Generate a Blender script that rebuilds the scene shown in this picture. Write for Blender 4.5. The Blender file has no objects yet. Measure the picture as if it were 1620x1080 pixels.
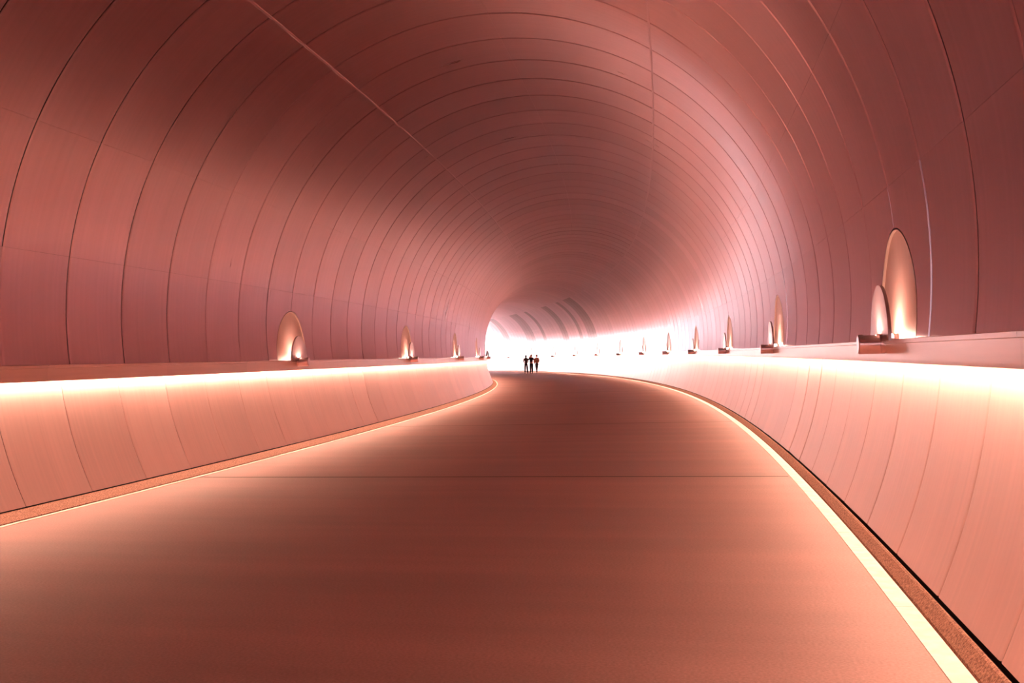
import bpy, bmesh, math, random
from mathutils import Vector, Matrix
import numpy as np

# ------------------------------------------------------------------ camera
F, PITCH, ROLL = 1850.0, 0.7924, 1.5891
CAM_H = 1.5
sc = bpy.context.scene
COL = sc.collection
cam_d = bpy.data.cameras.new('camera')
cam_d.sensor_width = 36.0
cam_d.lens = F * 36.0 / 1620.0
cam_d.clip_end = 1000
cam = bpy.data.objects.new('camera', cam_d)
COL.objects.link(cam)
cam.matrix_world = (Matrix.Translation((0, 0, CAM_H)) @ Matrix.Rotation(math.radians(90 + PITCH), 4, 'X')
                    @ Matrix.Rotation(math.radians(-ROLL), 4, 'Z'))
sc.camera = cam

# ------------------------------------------------------------------ view
sc.view_settings.view_transform = 'Standard'
sc.view_settings.look = 'None'
sc.view_settings.exposure = 0.0
sc.view_settings.gamma = 1.0
sc.view_settings.use_curve_mapping = False

# light levels
SKY = 13.0
LED = 180.0
LED_COL = (1.0, 0.60, 0.43)
LENS = 1300.0
LENS_COL = (1.0, 0.63, 0.46)

# ------------------------------------------------------------------ world: bright overcast sky beyond the mouths
w = bpy.data.worlds.new('overcast_sky')
sc.world = w
w.use_nodes = True
bg = w.node_tree.nodes['Background']
bg.inputs[0].default_value = (1.0, 0.92, 0.94, 1)
bg.inputs[1].default_value = SKY

# ------------------------------------------------------------------ low daylight sun through the far mouth
SUN = 1.0
sun_d = bpy.data.lights.new('sun', 'SUN')
sun_d.energy = SUN
sun_d.angle = math.radians(12)
sun_d.color = (1.0, .93, .92)
sun_o = bpy.data.objects.new('sun', sun_d)
COL.objects.link(sun_o)
SUN_HEAD, SUN_ELEV = -15.0, 4.0      # where the sun stands: heading right of +Y, height above the horizon
_hd, _el = math.radians(SUN_HEAD), math.radians(SUN_ELEV)
sun_o.rotation_euler = Vector((math.sin(_hd) * math.cos(_el), math.cos(_hd) * math.cos(_el), math.sin(_el))).to_track_quat('Z', 'Y').to_euler()

# ------------------------------------------------------------------ tunnel centreline
PSI0, K0, K1, OFF = 10.3094, 0.002599, 7e-6, 2.9456
S0, DS = 21.302, 1.396176
S_MIN, S_MAX = -60.0, 152.0
_S = np.linspace(S_MIN - 5, S_MAX + 25, 2561)
_psi = math.radians(PSI0) - (K0 * _S + K1 * np.sign(_S) * _S * _S / 2 * (_S > 0))
_i0 = int(np.argmin(abs(_S)))
_h = _S[1] - _S[0]
_cx = np.cumsum(np.sin(_psi)) * _h
_cy = np.cumsum(np.cos(_psi)) * _h
_cx = _cx - _cx[_i0] - OFF * math.cos(_psi[_i0])
_cy = _cy - _cy[_i0] + OFF * math.sin(_psi[_i0])


def frame(s):
    return (float(np.interp(s, _S, _cx)), float(np.interp(s, _S, _cy)), float(np.interp(s, _S, _psi)))


def P(w_, z, s):
    """w_: metres right of the centreline, z: height, s: metres along the tunnel."""
    x, y, a = frame(s)
    return Vector((x + w_ * math.cos(a), y - w_ * math.sin(a), z))


def sk(k):
    return S0 + (k - 7) * DS


KMIN, KMAX = -57, 101
RHO, ZC = 4.52, 2.12
LEDGE_Z = 1.565
A0 = math.degrees(math.asin((LEDGE_Z - ZC) / RHO))      # angle of the ledge on the circle


# ------------------------------------------------------------------ materials
def new_mat(name):
    m = bpy.data.materials.new(name)
    m.use_nodes = True
    nt = m.node_tree
    return m, nt, nt.nodes['Principled BSDF']


def N(nt, t, **kw):
    n = nt.nodes.new(t)
    for k_, v in kw.items():
        setattr(n, k_, v)
    return n


def mathn(nt, op, a, b):
    n = N(nt, 'ShaderNodeMath', operation=op)
    for i, v in enumerate((a, b)):
        if isinstance(v, (int, float)):
            n.inputs[i].default_value = v
        else:
            nt.links.new(v, n.inputs[i])
    return n.outputs[0]


def simple(name, col, rough=.5, metal=0., spec=.5):
    m, nt, b = new_mat(name)
    b.inputs['Base Color'].default_value = (*col, 1)
    b.inputs['Roughness'].default_value = rough
    b.inputs['Metallic'].default_value = metal
    b.inputs['Specular IOR Level'].default_value = spec
    return m


def brushed(name, col, rough, metal=1.0, rvar=.08, aniso=.0, tint=.20, sx=14., sy=.35, bump=.02):
    """Satin sheet metal: streaks run around the vault (UV: u along the tunnel, v around it, in metres)."""
    m, nt, b = new_mat(name)
    uv = N(nt, 'ShaderNodeUVMap', uv_map='UVMap')
    mp = N(nt, 'ShaderNodeMapping')
    mp.inputs['Scale'].default_value = (sx, sy, 1)
    nt.links.new(uv.outputs[0], mp.inputs[0])
    no = N(nt, 'ShaderNodeTexNoise')
    no.inputs['Scale'].default_value = 1.0
    no.inputs['Detail'].default_value = 5.0
    nt.links.new(mp.outputs[0], no.inputs['Vector'])
    mp2 = N(nt, 'ShaderNodeMapping')
    mp2.inputs['Scale'].default_value = (1.1, .55, 1)
    nt.links.new(uv.outputs[0], mp2.inputs[0])
    n2 = N(nt, 'ShaderNodeTexNoise')
    n2.inputs['Scale'].default_value = 1.0
    n2.inputs['Detail'].default_value = 4.0
    nt.links.new(mp2.outputs[0], n2.inputs['Vector'])
    at = N(nt, 'ShaderNodeAttribute', attribute_name='panel')
    # colour = col * panel * (1 +- tint*noise)
    t = mathn(nt, 'MULTIPLY_ADD', no.outputs['Fac'], tint)
    t.node.inputs[2].default_value = 1 - tint / 2
    t = mathn(nt, 'MULTIPLY', t, at.outputs['Fac'])
    t4 = mathn(nt, 'MULTIPLY_ADD', n2.outputs['Fac'], .16)
    t4.node.inputs[2].default_value = .92
    t = mathn(nt, 'MULTIPLY', t, t4)
    vm = N(nt, 'ShaderNodeVectorMath', operation='SCALE')
    vm.inputs[0].default_value = col
    nt.links.new(t, vm.inputs['Scale'])
    nt.links.new(vm.outputs[0], b.inputs['Base Color'])
    r = mathn(nt, 'MULTIPLY_ADD', n2.outputs['Fac'], rvar * 2)
    r.node.inputs[2].default_value = rough - rvar
    r2 = mathn(nt, 'MULTIPLY_ADD', no.outputs['Fac'], rvar)
    r2.node.inputs[2].default_value = -rvar / 2
    nt.links.new(mathn(nt, 'ADD', r, r2), b.inputs['Roughness'])
    b.inputs['Metallic'].default_value = metal
    if aniso:
        tg = N(nt, 'ShaderNodeTangent', direction_type='UV_MAP', uv_map='UVMap')
        nt.links.new(tg.outputs[0], b.inputs['Tangent'])
        b.inputs['Anisotropic'].default_value = aniso
        b.inputs['Anisotropic Rotation'].default_value = 0.0
    if not bump:
        return m
    bp = N(nt, 'ShaderNodeBump')
    bp.inputs['Strength'].default_value = bump
    bp.inputs['Distance'].default_value = .02
    nt.links.new(no.outputs['Fac'], bp.inputs['Height'])
    nt.links.new(bp.outputs[0], b.inputs['Normal'])
    return m


def stone(name, ca, cb, scale, rough=.75, detail=6., bump=.3, spec=.3, contrast=(.35, .65)):
    m, nt, b = new_mat(name)
    tc = N(nt, 'ShaderNodeTexCoord')
    no = N(nt, 'ShaderNodeTexNoise')
    no.inputs['Scale'].default_value = scale
    no.inputs['Detail'].default_value = detail
    nt.links.new(tc.outputs['Object'], no.inputs['Vector'])
    cr = N(nt, 'ShaderNodeValToRGB')
    cr.color_ramp.elements[0].position = contrast[0]
    cr.color_ramp.elements[1].position = contrast[1]
    cr.color_ramp.elements[0].color = (*ca, 1)
    cr.color_ramp.elements[1].color = (*cb, 1)
    nt.links.new(no.outputs['Fac'], cr.inputs[0])
    nt.links.new(cr.outputs[0], b.inputs['Base Color'])
    b.inputs['Roughness'].default_value = rough
    b.inputs['Specular IOR Level'].default_value = spec
    bp = N(nt, 'ShaderNodeBump')
    bp.inputs['Strength'].default_value = bump
    bp.inputs['Distance'].default_value = .004
    nt.links.new(no.outputs['Fac'], bp.inputs['Height'])
    nt.links.new(bp.outputs[0], b.inputs['Normal'])
    return m


def emis(name, col, strength):
    m, nt, b = new_mat(name)
    nt.nodes.remove(b)
    e = N(nt, 'ShaderNodeEmission')
    e.inputs[0].default_value = (*col, 1)
    e.inputs[1].default_value = strength
    nt.links.new(e.outputs[0], nt.nodes['Material Output'].inputs[0])
    return m


def floor_material():
    m, nt, b = new_mat('asphalt_path')
    uv = N(nt, 'ShaderNodeUVMap', uv_map='UVMap')

    def noise(sx, sy, detail=5., rough=.55):
        mp = N(nt, 'ShaderNodeMapping')
        mp.inputs['Scale'].default_value = (sx, sy, 1)
        nt.links.new(uv.outputs[0], mp.inputs[0])
        no = N(nt, 'ShaderNodeTexNoise')
        no.inputs['Scale'].default_value = 1.0
        no.inputs['Detail'].default_value = detail
        no.inputs['Roughness'].default_value = rough
        nt.links.new(mp.outputs[0], no.inputs['Vector'])
        return no.outputs['Fac']
    streak = noise(1.3, .16)            # u along, v across: brush marks run across the path
    grain = noise(60, 60, 3.)
    patch = noise(.25, .3, 4.)
    t = mathn(nt, 'MULTIPLY_ADD', streak, .76)
    t.node.inputs[2].default_value = .62
    t2 = mathn(nt, 'MULTIPLY_ADD', grain, .8)
    t2.node.inputs[2].default_value = .6
    t3 = mathn(nt, 'MULTIPLY_ADD', patch, .24)
    t3.node.inputs[2].default_value = .88
    f = mathn(nt, 'MULTIPLY', mathn(nt, 'MULTIPLY', t, t2), t3)
    vm = N(nt, 'ShaderNodeVectorMath', operation='SCALE')
    vm.inputs[0].default_value = FLOOR_COL
    nt.links.new(f, vm.inputs['Scale'])
    nt.links.new(vm.outputs[0], b.inputs['Base Color'])
    r = mathn(nt, 'MULTIPLY_ADD', streak, .25)
    r.node.inputs[2].default_value = .48
    nt.links.new(r, b.inputs['Roughness'])
    b.inputs['Specular IOR Level'].default_value = .35
    bp = N(nt, 'ShaderNodeBump')
    bp.inputs['Strength'].default_value = .35
    bp.inputs['Distance'].default_value = .004
    nt.links.new(grain, bp.inputs['Height'])
    nt.links.new(bp.outputs[0], b.inputs['Normal'])
    return m


FLOOR_COL = (.38, .205, .18)
METAL = (.755, .58, .655)
M_LINING = brushed('satin_aluminium_lining', METAL, .30, aniso=.9, rvar=.05, bump=.006)
M_LOWER = brushed('satin_aluminium_lower_panel', (.95, .635, .57), .42, metal=.45, rvar=.05, sx=20., sy=.5)
M_BACK = simple('dark_cavity', (.03, .012, .010), .9)
M_TRIM = brushed('satin_aluminium_trim', (.80, .60, .54), .32, metal=.75, bump=0, rvar=.02, sx=1., sy=20.)
M_LED = emis('led_strip_light', LED_COL, LED)
M_FLOOR = floor_material()
M_SEAL = simple('joint_sealant', (.10, .045, .04), .8)
M_STRIP = stone('pale_stone_edging', (.78, .62, .52), (.92, .78, .68), 9., .55)
M_KERB = stone('speckled_granite_kerb', (.16, .065, .04), (.46, .23, .15), 70., .8, bump=.6)
M_HOUS = brushed('lamp_housing_metal', (.78, .56, .56), .30, rvar=.04)
M_PLATE = brushed('lamp_plate_metal', (.62, .44, .44), .38, rvar=.04)
M_NICHE = brushed('niche_panel_metal', (.66, .44, .39), .5, metal=.35, rvar=.04)
M_LENS = emis('lamp_lens_light', LENS_COL, LENS)
M_LENS_REAR = emis('rear_lens_light', LENS_COL, LENS * .40)


# ------------------------------------------------------------------ mesh collector
class MB:
    def __init__(self):
        self.v, self.f, self.n, self.uv, self.tint, self.mi, self.sm = [], [], [], [], [], [], []

    def vert(self, co, n=(0, 0, 0), uv=(0, 0)):
        self.v.append(tuple(co)); self.n.append(tuple(n)); self.uv.append(uv)
        return len(self.v) - 1

    def face(self, idx, tint=1., mi=0, smooth=True):
        self.f.append(tuple(idx)); self.tint.append(tint); self.mi.append(mi); self.sm.append(smooth)

    def build(self, name, mats, parent=None, custom=False, kind=None, sharp=None):
        me = bpy.data.meshes.new(name)
        if custom:      # wind every face to the side its normals point to
            for fi, f in enumerate(self.f):
                n = Vector(self.n[f[0]])
                if n.length > .5:
                    a, b_, c = (Vector(self.v[f[q]]) for q in (0, 1, 2))
                    if (b_ - a).cross(c - a).dot(n) < 0:
                        self.f[fi] = f[::-1]
        me.from_pydata(self.v, [], self.f)
        for m in (mats if isinstance(mats, (list, tuple)) else [mats]):
            me.materials.append(m)
        me.polygons.foreach_set('material_index', self.mi)
        me.polygons.foreach_set('use_smooth', self.sm)
        ul = me.uv_layers.new(name='UVMap')
        li = np.zeros(len(me.loops), dtype=np.int32)
        me.loops.foreach_get('vertex_index', li)
        ul.data.foreach_set('uv', np.array(self.uv, dtype=np.float32)[li].ravel())
        a = me.attributes.new('panel', 'FLOAT', 'FACE')
        a.data.foreach_set('value', np.array(self.tint, dtype=np.float32))
        me.update()
        if custom:
            me.normals_split_custom_set_from_vertices(self.n)
        elif sharp is not None:
            me.set_sharp_from_angle(angle=math.radians(sharp))
        o = bpy.data.objects.new(name, me)
        COL.objects.link(o)
        if parent is not None:
            o.parent = parent
        if kind:
            o['kind'] = kind
        return o


def ring_pt(ang, rho, s):
    """Point and inward normal on the circular section; ang in degrees from the right springing."""
    a = math.radians(ang)
    x, y, psi = frame(s)
    ww, z = rho * math.cos(a), ZC + rho * math.sin(a)
    co = (x + ww * math.cos(psi), y - ww * math.sin(psi), z)
    n = (-math.cos(a) * math.cos(psi), math.cos(a) * math.sin(psi), -math.sin(a))
    return co, n


GAP = .010        # half of a vertical seam
RGAP = .05 / 4.52  # half of a row joint, degrees


def panel(mb, side, a0, a1, s0, s1, tint, tilt, na=None):
    """One curved sheet of the lining with turned-back edges; side +1 right, -1 left (angles mirrored)."""
    na = na or max(2, int(abs(a1 - a0) / 1.5))
    fa = (lambda a: a) if side > 0 else (lambda a: 180 - a)
    grid = []
    # columns: rolled edge, flat sheet, rolled edge (offset along s, radial set-back, edge lean of the normal)
    for s, dr, lean in ((s0 + GAP, -tilt + .012, -.90), (s0 + GAP + .012, -tilt + .004, -.50), (s0 + GAP + .030, -tilt, 0.),
                        (s1 - GAP - .030, tilt, 0.), (s1 - GAP - .012, tilt + .004, .50), (s1 - GAP, tilt + .012, .90)):
        row = []
        for i in range(na + 1):
            a = a0 + RGAP + (a1 - a0 - 2 * RGAP) * i / na
            co, n = ring_pt(fa(a), RHO + dr, s)
            x, y, psi = frame(s)
            slope = 2 * tilt / (s1 - s0) + lean
            n = Vector(n) + Vector((math.sin(psi), math.cos(psi), 0)) * slope
            row.append(mb.vert(co, n.normalized(), (s, math.radians(a) * RHO)))
        grid.append(row)
    for c in range(5):
        for i in range(na):
            q = [grid[c][i], grid[c][i + 1], grid[c + 1][i + 1], grid[c + 1][i]]
            mb.face(q if side < 0 else q[::-1], tint)
    # turned-back edges
    loop = grid[0] + [grid[c][-1] for c in (1, 2, 3, 4)] + grid[5][::-1] + [grid[c][0] for c in (4, 3, 2, 1)]
    back = []
    front = []
    for vi in loop:
        co = Vector(mb.v[vi]); n = Vector(mb.n[vi])
        front.append(mb.vert(co, (0, 0, 0), mb.uv[vi]))
        back.append(mb.vert(co - n * .03, (0, 0, 0), mb.uv[vi]))
    L = len(loop)
    for i in range(L):
        j = (i + 1) % L
        mb.face([front[i], front[j], back[j], back[i]], tint, smooth=False)


NICHE_K = [k for k in range(-1, 108, 8)]
NR = .93
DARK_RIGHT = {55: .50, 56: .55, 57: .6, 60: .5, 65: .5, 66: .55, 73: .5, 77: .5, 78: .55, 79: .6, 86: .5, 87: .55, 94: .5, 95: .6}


def niche_surround(mb, side, k, atop):
    """Two sheets cut round a semicircular opening; outer edge k-1..k+1, up to angle atop."""
    fa = (lambda a: a) if side > 0 else (lambda a: 180 - a)
    sc_ = sk(k)
    hw = DS - GAP
    z_top = ZC + RHO * math.sin(math.radians(atop - RGAP))
    H = z_top - LEDGE_Z

    def vp(ds, dz, n0=True, push=0.):
        z = LEDGE_Z + dz
        a = math.degrees(math.asin((z - ZC) / RHO))
        co, n = ring_pt(fa(a), RHO, sc_ + ds)
        if push:
            co = tuple(Vector(co) - Vector(n) * push)
        return mb.vert(co, n if n0 else (0, 0, 0), (sc_ + ds, math.radians(a) * RHO))
    for half in (-1, 1):
        phis = [math.pi * t / 40 for t in range(0, 20)]
        corner = math.atan2(H, hw)
        phis = sorted(phis + [corner])
        inner, outer = [], []
        for ph in phis:
            c, s_ = math.cos(ph), math.sin(ph)
            t = min(hw / max(c, 1e-6), H / max(s_, 1e-6))
            inner.append((NR * c, NR * s_)); outer.append((t * c, t * s_))
        g = GAP
        inner.append((g, math.sqrt(NR * NR - g * g))); outer.append((g, H))
        rows = []
        for q in range(4):
            rows.append([vp(half * (i_[0] + (o_[0] - i_[0]) * q / 3), i_[1] + (o_[1] - i_[1]) * q / 3)
                         for i_, o_ in zip(inner, outer)])
        for q in range(3):
            for i in range(len(inner) - 1):
                f = [rows[q][i], rows[q][i + 1], rows[q + 1][i + 1], rows[q + 1][i]]
                mb.face(f if half * side < 0 else f[::-1], 1.)
        # reveals of the sheet: round the opening and along the seams
        for pts in (inner, [(GAP, NR), (GAP, (NR + H) / 2), (GAP, H)]):
            fr = [vp(half * a_, b_, False) for a_, b_ in pts]
            bk = [vp(half * a_, b_, False, .055) for a_, b_ in pts]
            for i in range(len(pts) - 1):
                f = [fr[i], fr[i + 1], bk[i + 1], bk[i]]
                mb.face(f, 1., smooth=False)
        e = [(hw, H * q / 12) for q in range(13)]
        fr = [vp(half * a_, b_, False) for a_, b_ in e]
        bk = [vp(half * a_, b_, False, .03) for a_, b_ in e]
        for q in range(12):
            mb.face([fr[q], fr[q + 1], bk[q + 1], bk[q]], 1., smooth=False)


rng = random.Random(7)
ROWS = [A0, 9.2, 27.0, 58.0]


def lining(side, name):
    mb = MB()
    for k in range(KMIN, KMAX):
        nich = [q for q in NICHE_K if k in (q - 1, q)]
        base = 1 + rng.uniform(-.07, .05)
        tilt = 0. if nich else rng.gauss(0, .0013)
        for r in range(3):
            a0, a1 = ROWS[r], ROWS[r + 1]
            if nich and r == 0:
                if k == nich[0]:
                    niche_surround(mb, side, nich[0], a1)
                continue
            t = base + rng.uniform(-.02, .02)
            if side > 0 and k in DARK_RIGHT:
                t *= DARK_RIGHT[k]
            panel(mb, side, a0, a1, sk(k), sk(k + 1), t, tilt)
    return mb.build(name, M_LINING, custom=True, kind='structure')


wall_left = lining(-1, 'wall_left')
wall_right = lining(1, 'wall_right')

mb = MB()
for k in range(KMIN, KMAX):
    base = 1 + rng.uniform(-.07, .05)
    tilt = rng.gauss(0, .0013)
    panel(mb, 1, 58.05, 90.0, sk(k), sk(k + 1), base, tilt)
    panel(mb, 1, 90.0, 121.95, sk(k), sk(k + 1), base + rng.uniform(-.02, .02), tilt)
ceiling = mb.build('ceiling', M_LINING, custom=True, kind='structure')


# ------------------------------------------------------------------ sweeps along the tunnel
def srange(a, b, step):
    n = max(1, int(round((b - a) / step)))
    return [a + (b - a) * i / n for i in range(n + 1)]


def sweep(mb, prof, ss, tint=1., mi=0, smooth=False, flip=False, caps=False, v0=0., breaks=None):
    """prof: list of (w, z). Duplicates the profile corners so that each strip is crisp."""
    acc = v0
    for i in range(len(prof) - 1):
        (w0, z0), (w1, z1) = prof[i], prof[i + 1]
        d = math.hypot(w1 - w0, z1 - z0)
        a = [mb.vert(P(w0, z0, s), uv=(s, acc)) for s in ss]
        b = [mb.vert(P(w1, z1, s), uv=(s, acc + d)) for s in ss]
        acc += d
        for j in range(len(ss) - 1):
            q = [a[j], b[j], b[j + 1], a[j + 1]]
            mb.face(q[::-1] if flip else q, tint, mi, smooth)
    if caps:
        for s in (ss[0], ss[-1]):
            mb.face([mb.vert(P(w_, z_, s), uv=(w_, z_)) for w_, z_ in prof[:-1]], tint, mi, False)


# outer shell behind the sheets (dark cavity)
mb = MB()
ss = srange(S_MIN, S_MAX, 2.8)
prof = [((RHO + .22) * math.cos(math.radians(a)), ZC + (RHO + .22) * math.sin(math.radians(a)))
        for a in np.linspace(-30, 210, 81)]
sweep(mb, prof, ss)
shell = mb.build('wall_outer', M_BACK, kind='structure')

# floor, one slab between each pair of cross joints
JOINTS = [k for k in np.arange(-53.5, 110, 8)]
mb = MB()
js = [S_MIN] + [sk(k) for k in JOINTS if S_MIN < sk(k) < S_MAX + 12] + [S_MAX + 12]
WL, WR = -3.8234, 3.9311
for a, b in zip(js[:-1], js[1:]):
    for (u0, u1, mi) in ((a + .03, b - .03, 0), (b - .03, b + .03, 1)):
        ss = srange(u0, u1, 1.4)
        sk_ = lambda w_: -.10 * w_ if mi is None else 0
        cols = [WL + (WR - WL) * i / 4 for i in range(5)]
        grid = []
        for s in ss:
            grid.append([mb.vert(P(w_, 0 if mi == 0 else -.004, s - .11 * (w_ + 3.8)), uv=(s, w_)) for w_ in cols])
        for i in range(len(ss) - 1):
            for j in range(4):
                mb.face([grid[i][j], grid[i][j + 1], grid[i + 1][j + 1], grid[i + 1][j]], 1., mi, False)
floor = mb.build('floor', [M_FLOOR, M_SEAL], kind='structure')

# ground slab under everything
mb = MB()
sweep(mb, [(-5.0, -.03), (5.0, -.03)], srange(S_MIN, S_MAX + 12, 2.8), flip=True)
mb.build('floor_base', M_BACK, kind='structure')

# edging, kerb, lower panels, ledge, per side
SIDES = {
    -1: dict(strip=(3.8234, 3.885), kerb_top=4.085, gap=4.105),
    1: dict(strip=(3.9311, 4.045), kerb_top=4.125, gap=4.148),
}
for side, nm in ((-1, 'left'), (1, 'right')):
    D = SIDES[side]
    w0, w1 = D['strip']
    fl = side < 0
    # pale edging
    mb = MB()
    a = S_MIN
    while a < S_MAX:
        b = min(a + 2 * DS, S_MAX)
        sweep(mb, [(side * w0, -.02), (side * w0, .004), (side * w1, .004), (side * w1, -.02)], srange(a + .003, b - .003, 1.4),
              tint=1, flip=not fl)
        a = b
    mb.build('trim_1' if fl else 'trim_2', M_STRIP, kind='structure')
    # granite kerb
    mb = MB()
    a = S_MIN
    while a < S_MAX:
        b = min(a + 1.5 * DS, S_MAX)
        sweep(mb, [(side * (w1 + .002), -.02), (side * (w1 + .012), .012), (side * (D['kerb_top'] - .02), .072),
                   (side * (D['kerb_top'] - .008), .080), (side * D['kerb_top'], .078), (side * D['kerb_top'], -.02)],
              srange(a + .003, b - .003, 1.05), flip=not fl)
        a = b
    mb.build('baseboard_' + nm, M_KERB, kind='structure')
    # lower panels
    g = D['gap']
    mb = MB()
    off = -.18 if fl else -.32
    for k in range(KMIN + 1, KMAX):
        s0_, s1_ = sk(k + off) + .005, sk(k + 1 + off) - .005
        tint = 1 + rng.uniform(-.05, .05)
        tl = rng.gauss(0, .0018)
        NP_ = 16
        pz = [.088 + (1.50 - .088) * q / (NP_ - 1) for q in range(NP_)]
        d0 = g - math.sqrt(RHO ** 2 - (.088 - ZC) ** 2)
        wz = lambda z: math.sqrt(RHO ** 2 - (z - ZC) ** 2) + d0 * max(0., 1 - (z - .088) / 1.6)
        pw = [wz(z) for z in pz]
        rows = []
        for s, dt, lean in ((s0_, -tl + .008, -.55), (s0_ + .012, -tl + .002, -.25), (s0_ + .030, -tl, 0.),
                            (s1_ - .030, tl, 0.), (s1_ - .012, tl + .002, .25), (s1_, tl + .008, .55)):
            x, y, psi = frame(s)
            row = []
            for i in range(NP_):
                dw = (wz(pz[i] + .001) - wz(pz[i] - .001)) / .002
                n = Vector((-1, 0, dw)).normalized()      # inward normal in the (w, z) section
                nn = Vector((side * n.x * math.cos(psi), -side * n.x * math.sin(psi), n.z))
                nn = (nn + Vector((math.sin(psi), math.cos(psi), 0)) * (2 * tl / (s1_ - s0_) + lean)).normalized()
                row.append(mb.vert(P(side * (pw[i] + dt), pz[i], s), nn, (s, pz[i])))
            rows.append(row)
        for r in range(5):
            for i in range(NP_ - 1):
                q = [rows[r][i], rows[r][i + 1], rows[r + 1][i + 1], rows[r + 1][i]]
                mb.face(q if side < 0 else q[::-1], tint)
        for row, in ((rows[0],), (rows[5],)):
            for i in range(NP_ - 1):
                A, B = Vector(mb.v[row[i]]), Vector(mb.v[row[i + 1]])
                nA, nB = Vector(mb.n[row[i]]), Vector(mb.n[row[i + 1]])
                q = [mb.vert(A), mb.vert(B), mb.vert(B - nB * .02), mb.vert(A - nA * .02)]
                mb.face(q, tint, smooth=False)
        # bottom return
        b0, b1, b2 = [Vector(mb.v[rows[r][0]]) for r in (0, 2, 5)]
        out = Vector((side * math.cos(frame(s0_)[2]), -side * math.sin(frame(s0_)[2]), 0)) * .02
        mb.face([mb.vert(b0), mb.vert(b1), mb.vert(b2), mb.vert(b2 + out), mb.vert(b1 + out), mb.vert(b0 + out)], tint, smooth=False)
    mb.build('wall_' + nm + '_lower', M_LOWER, custom=True, kind='structure')
    # ledge: lip and slanted fascia, in lengths
    mb = MB()
    a = S_MIN
    i = 0
    while a < S_MAX:
        b = min(a + 2.25 * DS, S_MAX)
        t = 1 + rng.uniform(-.06, .06)
        ring = [(4.530, 1.567), (4.386, 1.564), (4.382, 1.560), (4.382, 1.532), (4.386, 1.529), (4.396, 1.528),
                (4.3962, 1.50), (4.3967, 1.45), (4.3972, 1.40), (4.398, 1.378), (4.403, 1.376), (4.408, 1.380),
                (4.408, 1.40), (4.408, 1.515), (4.530, 1.552)]
        sweep(mb, [(side * p[0], p[1]) for p in ring], srange(a + .002, b - .002, 1.57), tint=t, flip=fl)
        a = b
    tr = mb.build('trim_3' if fl else 'trim_4', M_TRIM, kind='structure')
    # light strip in the cove behind the fascia
    mb = MB()
    sweep(mb, [(side * 4.418, 1.402 if fl else 1.409), (side * 4.449, 1.381 if fl else 1.390)], srange(S_MIN, S_MAX, 2.8), flip=not fl)
    st = mb.build('light_strip', M_LED, parent=tr)
    st['label'] = 'glowing warm light strip hidden behind the fascia'


# soft longitudinal battens over the joints between the walls and the vault
for nm, am in (('trim_5', 122.0), ('trim_6', 58.0)):
    mb = MB()
    ss = srange(S_MIN, S_MAX, DS)
    hwid = math.degrees(.022 / RHO)
    rows = []
    for q in range(7):
        a = am + hwid * (q / 3 - 1)
        rr = RHO - .004 * (1 - (q / 3 - 1) ** 2) + .001
        rows.append([mb.vert(ring_pt(a, rr, s)[0], uv=(s, q * .012)) for s in ss])
    for q in range(6):
        for j in range(len(ss) - 1):
            mb.face([rows[q][j], rows[q][j + 1], rows[q + 1][j + 1], rows[q + 1][j]])
    mb.build(nm, M_LINING, kind='structure')


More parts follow.
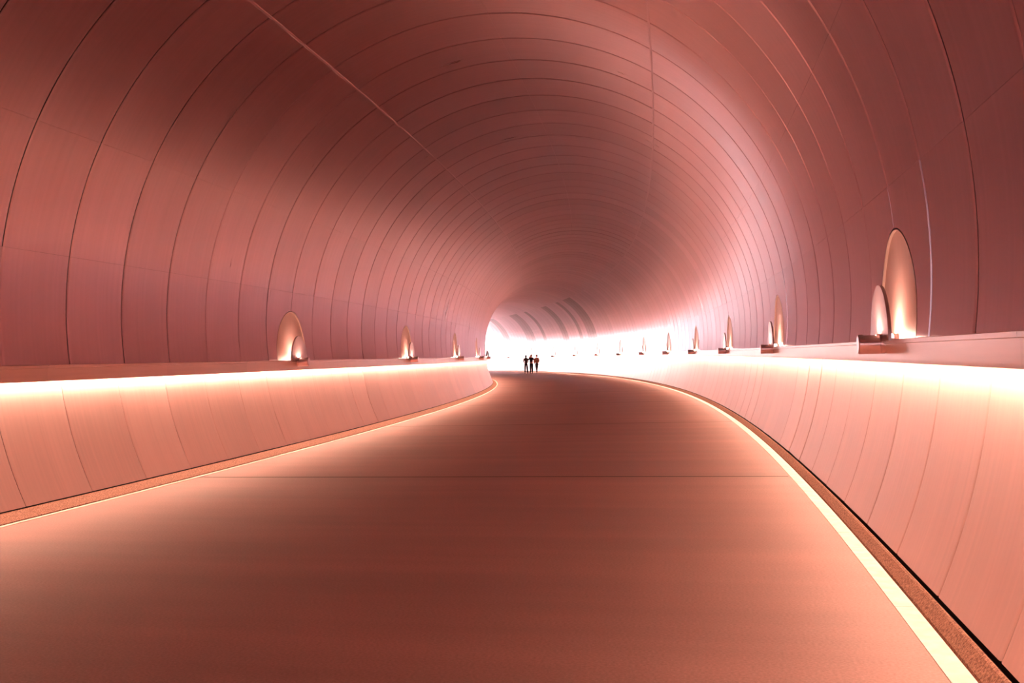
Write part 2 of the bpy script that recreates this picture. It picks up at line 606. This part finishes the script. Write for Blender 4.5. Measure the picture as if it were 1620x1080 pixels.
# ------------------------------------------------------------------ lamps with their niches
def build_lamp():
    """Local frame: origin on the wall at ledge height, +X into the tunnel, +Y along it."""
    root = bpy.data.objects.new('wall_lamp', None)
    COL.objects.link(root)
    root.empty_display_size = .2

    def wall_x(z, push=0.):
        return 4.49 - math.sqrt((RHO + push) ** 2 - (z + LEDGE_Z - ZC) ** 2)
    # recessed semicircular back panel with a rim
    mb = MB()
    R = NR - .022
    cols = 24
    rows = []
    for q in range(9):
        row = []
        for i in range(cols + 1):
            ph = math.pi * i / cols
            y, z = R * q / 8 * math.cos(ph), R * q / 8 * math.sin(ph)
            row.append(mb.vert((wall_x(z, .020), y, z), uv=(y, z)))
        rows.append(row)
    for q in range(8):
        for i in range(cols):
            f = [rows[q][i], rows[q + 1][i], rows[q + 1][i + 1], rows[q][i + 1]]
            if q == 0:
                f = [rows[0][i], rows[1][i], rows[1][i + 1]]
            mb.face(f)
    mb.build('back_panel', M_NICHE, root)
    mb = MB()
    A, B, C_, D_ = [], [], [], []
    for i in range(49):
        ph = math.pi * i / 48
        for lst, r_, pu in ((A, NR - .014, .05), (B, NR - .014, -.002), (C_, NR - .023, -.002), (D_, NR - .023, .05)):
            y, z = r_ * math.cos(ph), r_ * math.sin(ph)
            lst.append(mb.vert((wall_x(z, pu), y, z), uv=(i * .06, r_)))
    for a_, b_ in ((A, B), (B, C_), (C_, D_)):
        for i in range(48):
            mb.face([a_[i], b_[i], b_[i + 1], a_[i + 1]], smooth=True)
    mb.build('niche_rim', M_TRIM, root, sharp=30)
    # housing: horizontal tube with a capped end and two slots in its top
    Rc, zc = .083, -.035
    xs = [-.03, .012, .022, .088, .098, .126, .130, .134, .150, .160, .268, .278, .300, .304]
    rad = [Rc, Rc, Rc, Rc, Rc, Rc, Rc - .004, Rc, Rc, Rc, Rc, Rc, Rc, Rc - .004]
    mb = MB()
    nseg = 40
    rings = []
    for x, r_ in zip(xs, rad):
        rings.append([mb.vert((x, r_ * math.sin(2 * math.pi * j / nseg), zc + r_ * math.cos(2 * math.pi * j / nseg)),
                              uv=(x, j * .013)) for j in range(nseg)])
    for i in range(len(xs) - 1):
        slot = i in (2, 9)
        for j in range(nseg):
            if slot and (j < (3 if i == 9 else 6) or j >= nseg - (3 if i == 9 else 6)):
                continue
            j2 = (j + 1) % nseg
            mb.face([rings[i][j], rings[i + 1][j], rings[i + 1][j2], rings[i][j2]], smooth=True)
    o = mb.build('housing', M_HOUS, root, sharp=40)
    sm = o.modifiers.new('wall', 'SOLIDIFY')
    sm.thickness = .006
    sm.offset = -1
    # end cap
    mb = MB()
    prof = [(.290, .0765), (.306, .0765), (.309, .074), (.309, .060), (.307, .058), (.309, .056), (.309, .0)]
    pr = []
    for x, r_ in prof[:-1]:
        pr.append([mb.vert((x, r_ * math.sin(2 * math.pi * j / nseg), zc + r_ * math.cos(2 * math.pi * j / nseg)),
                           uv=(x, j * .01)) for j in range(nseg)])
    for i in range(len(pr) - 1):
        for j in range(nseg):
            j2 = (j + 1) % nseg
            mb.face([pr[i][j], pr[i + 1][j], pr[i + 1][j2], pr[i][j2]])
    mb.face(pr[-1], smooth=False)
    mb.build('end_cap', M_HOUS, root, sharp=30)
    # lenses below the slots
    for x0, x1 in ((.024, .086), (.162, .266)):
        mb = MB()
        rr = .068 if x0 > .1 else .080
        sp = 26 if x0 > .1 else 52
        g_ = []
        for x in (x0, x1):
            g_.append([mb.vert((x, rr * math.sin(t), zc + rr * math.cos(t)), uv=(x, t)) for t in
                       np.radians(np.linspace(-sp, sp, 9))])
        for j in range(8):
            mb.face([g_[0][j], g_[1][j], g_[1][j + 1], g_[0][j + 1]])
        o = mb.build('lens', M_LENS if x0 > .1 else M_LENS_REAR, root)
    # semicircular shade plate standing across the tube
    bm = bmesh.new()
    Rp, t_ = .470, .028
    x0 = .104
    arc = [(Rp * math.cos(math.pi * i / 48), Rp * math.sin(math.pi * i / 48)) for i in range(49)]
    fv = [bm.verts.new((x0 + t_, y, z - .012)) for y, z in arc]
    bv = [bm.verts.new((x0, y, z - .012)) for y, z in arc]
    bm.faces.new(fv)
    bm.faces.new(bv[::-1])
    for i in range(49):
        j = (i + 1) % 49
        bm.faces.new([fv[i], bv[i], bv[j], fv[j]])
    bmesh.ops.recalc_face_normals(bm, faces=bm.faces)
    bmesh.ops.bevel(bm, geom=[e for e in bm.edges if abs(e.verts[0].co.x - e.verts[1].co.x) < 1e-5 and e.is_boundary is False
                              and len(e.link_faces) == 2 and any(len(f.verts) > 10 for f in e.link_faces)],
                    offset=.0025, segments=1, affect='EDGES')
    me = bpy.data.meshes.new('shade_plate')
    uvl = bm.loops.layers.uv.new('UVMap')
    for f in bm.faces:
        for l in f.loops:
            l[uvl].uv = (l.vert.co.y, l.vert.co.z)
    bm.to_mesh(me)
    bm.free()
    a = me.attributes.new('panel', 'FLOAT', 'FACE')
    a.data.foreach_set('value', [1.] * len(me.polygons))
    me.materials.append(M_PLATE)
    o = bpy.data.objects.new('shade_plate', me)
    COL.objects.link(o)
    o.parent = root
    return root


ORD = ['first', 'second', 'third', 'fourth', 'fifth', 'sixth', 'seventh', 'eighth', 'ninth', 'tenth', 'eleventh', 'twelfth', 'thirteenth']
proto = build_lamp()
used = False
spots = [(-1, k) for k in (7, 15, 23, 31, 39)] + [(1, k) for k in range(-1, 95, 8)]
idx = {-1: 0, 1: 0}
LABEL_L = ['largest half-round wall lamp on the left wall, the one nearest the camera',
           'second half-round wall lamp along the left wall, next beyond the largest',
           'third half-round wall lamp along the left wall, midway to the bend',
           'fourth half-round wall lamp along the left wall, last but one before the bend',
           'small edge-on wall lamp at the left bend, farthest visible on the left wall']
for side, k in spots:
    if not used:
        r = proto
        used = True
    else:
        r = proto.copy()
        COL.objects.link(r)
        for ch in list(proto.children):
            c = ch.copy()
            COL.objects.link(c)
            c.parent = r
    s = sk(k)
    _, _, psi = frame(s)
    r.location = P(side * 4.49, LEDGE_Z, s)
    r.rotation_euler = (0, 0, -psi + (math.pi if side > 0 else 0))
    i = idx[side]
    idx[side] += 1
    if side < 0:
        r['label'] = LABEL_L[i]
    elif i == 0:
        r['label'] = 'largest half-round wall lamp of all, in the foreground on the right wall'
    elif i == 11:
        r['label'] = 'last tiny wall lamp of the right wall, faint in the glare left of the walkers'
    elif i == 10:
        r['label'] = 'tiny wall lamp on the right wall in the glare just behind the walkers'
    else:
        r['label'] = ORD[i] + ' half-round metal wall lamp along the right wall, counted from the camera'
    r['category'] = 'wall lamp'
    r['group'] = 'half-round wall lamps along the ' + ('left' if side < 0 else 'right') + ' wall'


# ------------------------------------------------------------------ the three walkers
def skin_obj(name, chains, mat, parent, levels=2):
    """chains: list of (list of (x,y,z,rx,ry)); the first vertex of later chains may be an index into earlier verts."""
    vs, es, rr = [], [], []
    for ch in chains:
        prev = None
        for q in ch:
            if isinstance(q, int):
                prev = q
                continue
            vs.append(q[:3]); rr.append(q[3:5] if len(q) > 4 else (q[3], q[3]))
            if prev is not None:
                es.append((prev, len(vs) - 1))
            prev = len(vs) - 1
    me = bpy.data.meshes.new(name)
    me.from_pydata(vs, es, [])
    o = bpy.data.objects.new(name, me)
    COL.objects.link(o)
    sk_m = o.modifiers.new('skin', 'SKIN')
    sk_m.use_smooth_shade = True
    if not me.skin_vertices:
        bpy.context.view_layer.objects.active = o
    lay = me.skin_vertices[0] if me.skin_vertices else None
    if lay is None:
        raise RuntimeError('no skin layer')
    for i, q in enumerate(rr):
        lay.data[i].radius = q
    lay.data[0].use_root = True
    sb = o.modifiers.new('sub', 'SUBSURF')
    sb.levels = sb.render_levels = levels
    me.materials.append(mat)
    if parent is not None:
        o.parent = parent
    return o


def lathe_blob(name, secs, mat, parent, nseg=16):
    """secs: list of (cx, cy, z, rx, ry): a closed blob of stacked elliptical rings."""
    mb = MB()
    rg = []
    for cx_, cy_, z, rx, ry in secs:
        rg.append([mb.vert((cx_ + rx * math.cos(2 * math.pi * j / nseg), cy_ + ry * math.sin(2 * math.pi * j / nseg), z))
                   for j in range(nseg)])
    for i in range(len(rg) - 1):
        for j in range(nseg):
            j2 = (j + 1) % nseg
            mb.face([rg[i][j], rg[i][j2], rg[i + 1][j2], rg[i + 1][j]])
    mb.face(rg[0][::-1]); mb.face(rg[-1])
    return mb.build(name, mat, parent)


SKIN = simple('skin', (.55, .28, .20), .55)


def person(label, s, w_, height, look, pose, heading=0.):
    """Local: +Y is the walking direction (away from the camera), x to the right; built 1.70 m tall then scaled."""
    root = bpy.data.objects.new('person', None)
    COL.objects.link(root)
    root['label'] = label
    root['category'] = 'person'
    root['group'] = 'people walking through the tunnel'
    _, _, psi = frame(s)
    root.location = P(w_, 0.0, s)
    root.rotation_euler = (0, 0, -psi + heading)
    root.scale = (height / 1.70,) * 3
    fl, fr = pose['feet']                     # (x, y) of left and right foot
    hl, hr = pose['hands']                    # ((elbow), (wrist)) left / right
    hip, sh = .93, 1.40
    V = []
    # torso first (pelvis is the root)
    torso = [(0, 0, hip, .135, .100), (0, .0, 1.05, .115, .085), (0, .0, 1.20, .135, .095), (0, 0, 1.34, .140, .090),
             (0, 0, 1.425, .075, .065), (0, .005, 1.48, .058, .058), (0, .02, 1.54, .062, .075), (0, .02, 1.60, .075, .090),
             (0, .015, 1.66, .060, .072)]
    body = [torso]
    n = len(torso)
    for sx, ft in ((-1, fl), (1, fr)):
        kx = ft[0] * .85
        body.append([0, (sx * .085, 0, .84, .085), ((sx * .085 + ft[0]) / 2, ft[1] * .5 + .03, .50, .058),
                     (ft[0], ft[1] * .95 - .01, .28, .050), (ft[0], ft[1], .09, .036), (ft[0], ft[1] + .07, .04, .036),
                     (ft[0] + sx * .01, ft[1] + .15, .03, .030)])
        n += 6
    wrists = []
    for sx, (el, wr) in ((-1, hl), (1, hr)):
        body.append([3, (sx * .165, 0, 1.37, .056), (el[0], el[1], el[2], .041), (wr[0], wr[1], wr[2], .026)])
        n += 3
        d = (Vector(wr) - Vector(el)).normalized()
        wi = n - 1
        pc = Vector(wr) + d * .055
        body.append([wi, (pc.x, pc.y, pc.z, .034, .018)])
        n += 1
        pi_ = n - 1
        side_v = Vector((0, 1, 0)) if abs(d.y) < .7 else Vector((1, 0, 0))
        for q, ln in enumerate((.062, .072, .068, .052)):
            b_ = pc + side_v * ((q - 1.5) * .019) + d * .03
            t1 = b_ + d * ln * .55
            t2 = t1 + (d * .8 + Vector((-sx * .5, 0, 0))).normalized() * ln * .5
            body.append([pi_, (*b_, .0095), (*t1, .0085), (*t2, .007)])
            n += 3
        tb = Vector(wr) + d * .03 + side_v * .028
        body.append([pi_, (*tb, .011), (*(tb + d * .03 + side_v * .015), .009)])
        n += 2
    skin_obj('body', body, SKIN, root)
    # face: nose, ears, eyes sit on the head, looking along +Y
    for ex in (-.028, .028):
        lathe_blob('eye', [(ex, .095, 1.588 + z_, .001 + .011 * c_, .001 + .009 * c_) for z_, c_ in ((-.008, .1), (-.004, .9), (0, 1), (.004, .9), (.008, .1))],
                   look['eye'], root, 8)
    lathe_blob('nose', [(0, .098, 1.545, .010, .010), (0, .108, 1.553, .014, .016), (0, .102, 1.575, .009, .012), (0, .094, 1.60, .006, .006)], SKIN, root, 8)
    for ex in (-.077, .077):
        lathe_blob('ear', [(ex, .01, 1.55, .006, .008), (ex * 1.06, .005, 1.57, .009, .016), (ex * 1.08, 0, 1.59, .010, .018), (ex, .0, 1.61, .005, .01)], SKIN, root, 8)
    # trousers
    tr = [[(0, 0, hip + .04, .150, .112), (0, 0, hip - .05, .150, .112)]]
    for sx, ft in ((-1, fl), (1, fr)):
        kx = (sx * .085 + ft[0]) / 2
        tr.append([1, (sx * .088, 0, .80, .098), (kx, ft[1] * .5 + .03, .50, look['leg'] + .012),
                   (ft[0], ft[1] * .95 - .01, .28, look['leg']), (ft[0], ft[1], .11, look['leg'] - .006)])
    skin_obj('trousers', tr, look['trousers'], root)
    # shoes
    for sx, ft in ((-1, fl), (1, fr)):
        lathe_blob('shoe', [(ft[0], ft[1] + .05, .004, .042, .125), (ft[0], ft[1] + .05, .03, .045, .128),
                            (ft[0], ft[1] + .035, .06, .042, .10), (ft[0], ft[1] - .005, .10, .040, .052)], look['shoe'], root, 14)
    # top: torso and sleeves
    hem = look['hem']
    b_ = look['bulk']
    tp = [[(0, 0, hem, .140 + b_, .105 + b_), (0, 0, (hem + 1.15) / 2, .138 + b_ * 1.2, .105 + b_ * 1.2),
           (0, 0, 1.18, .142 + b_ * 1.1, .108 + b_), (0, 0, 1.34, .142 + b_ * .7, .100 + b_ * .6), (0, 0, 1.42, .085, .078), (0, .0, 1.46, .064, .062)]]
    for sx, (el, wr) in ((-1, hl), (1, hr)):
        tp.append([3, (sx * .168, 0, 1.37, .064 + b_ * .45), (el[0], el[1], el[2], .050 + b_ * .5), (wr[0], wr[1], wr[2], .036 + b_ * .4)])
    skin_obj('coat' if look['hem'] < .9 else 'jacket', tp, look['top'], root)
    if look.get('under'):
        lathe_blob('shirt_hem', [(0, 0, hem - .13, .150, .118), (0, 0, hem - .10, .158, .126), (0, 0, hem + .02, .155, .122)], look['under'], root)
    # hair
    if look['long']:
        secs = [(0, -.05, 1.30, .050, .020), (0, -.055, 1.36, .085, .035), (0, -.045, 1.44, .088, .045), (0, -.03, 1.50, .086, .062),
                (0, -.018, 1.57, .102, .086), (0, -.005, 1.63, .102, .104), (0, .0, 1.68, .074, .085), (0, .0, 1.715, .040, .045)]
    else:
        secs = [(0, -.045, 1.535, .050, .030), (0, -.032, 1.57, .090, .064), (0, -.018, 1.61, .104, .094), (0, -.002, 1.65, .104, .108),
                (0, .005, 1.69, .078, .088), (0, .005, 1.72, .040, .045)]
    lathe_blob('hair', secs, look['hair'], root)
    return root


# resting positions of the arms: elbow, wrist
DOWN_L = ((-.23, .02, 1.12), (-.22, .07, .90))
DOWN_R = ((.23, .02, 1.12), (.22, .07, .90))
dark_denim = simple('dark_trousers', (.045, .022, .030), .8)
black_cloth = simple('black_trousers', (.022, .010, .014), .8)
person('person in a long grey-brown coat with long hair, leftmost of the three walkers', 107.9, 1.36, 1.70,
       dict(trousers=dark_denim, shoe=simple('brown_shoe', (.16, .06, .045), .6), top=simple('grey_brown_coat', (.16, .075, .085), .85),
            hair=simple('brown_hair', (.13, .055, .045), .6), eye=simple('dark_eye', (.02, .012, .01), .3), hem=.86, bulk=.012, leg=.080, long=True),
       dict(feet=((-.10, .04), (.11, -.05)), hands=(((-.22, .05, 1.13), (-.13, .20, 1.02)), ((.22, .04, 1.12), (.15, .18, 1.0)))))
person('person in a dark puffer jacket over a pink shirt, middle one of three walkers', 107.8, 1.84, 1.73,
       dict(trousers=black_cloth, shoe=simple('black_shoe', (.05, .022, .02), .6), top=simple('dark_puffer_jacket', (.055, .028, .042), .7),
            under=simple('pink_shirt', (.75, .38, .30), .8), hair=simple('light_brown_hair', (.48, .24, .17), .6),
            eye=bpy.data.materials['dark_eye'], hem=1.03, bulk=.030, leg=.077, long=False),
       dict(feet=((-.085, -.05), (.09, .06)), hands=(((-.27, -.06, 1.22), (-.36, -.15, 1.28)), ((.28, .02, 1.14), (.31, .04, .92)))))
person('person in a loose tan jacket and dark trousers, rightmost of the three walkers', 107.7, 2.34, 1.70,
       dict(trousers=bpy.data.materials['dark_trousers'], shoe=simple('pink_shoe', (.45, .18, .15), .6), top=simple('tan_jacket', (.62, .30, .22), .85),
            hair=simple('auburn_hair', (.24, .09, .07), .6), eye=bpy.data.materials['dark_eye'], hem=.92, bulk=.040, leg=.070, long=False),
       dict(feet=((-.045, -.04), (.07, .22)), hands=(((-.26, .02, 1.14), (-.24, .04, .92)), ((.25, .05, 1.13), (.18, .16, .98)))), heading=.2)
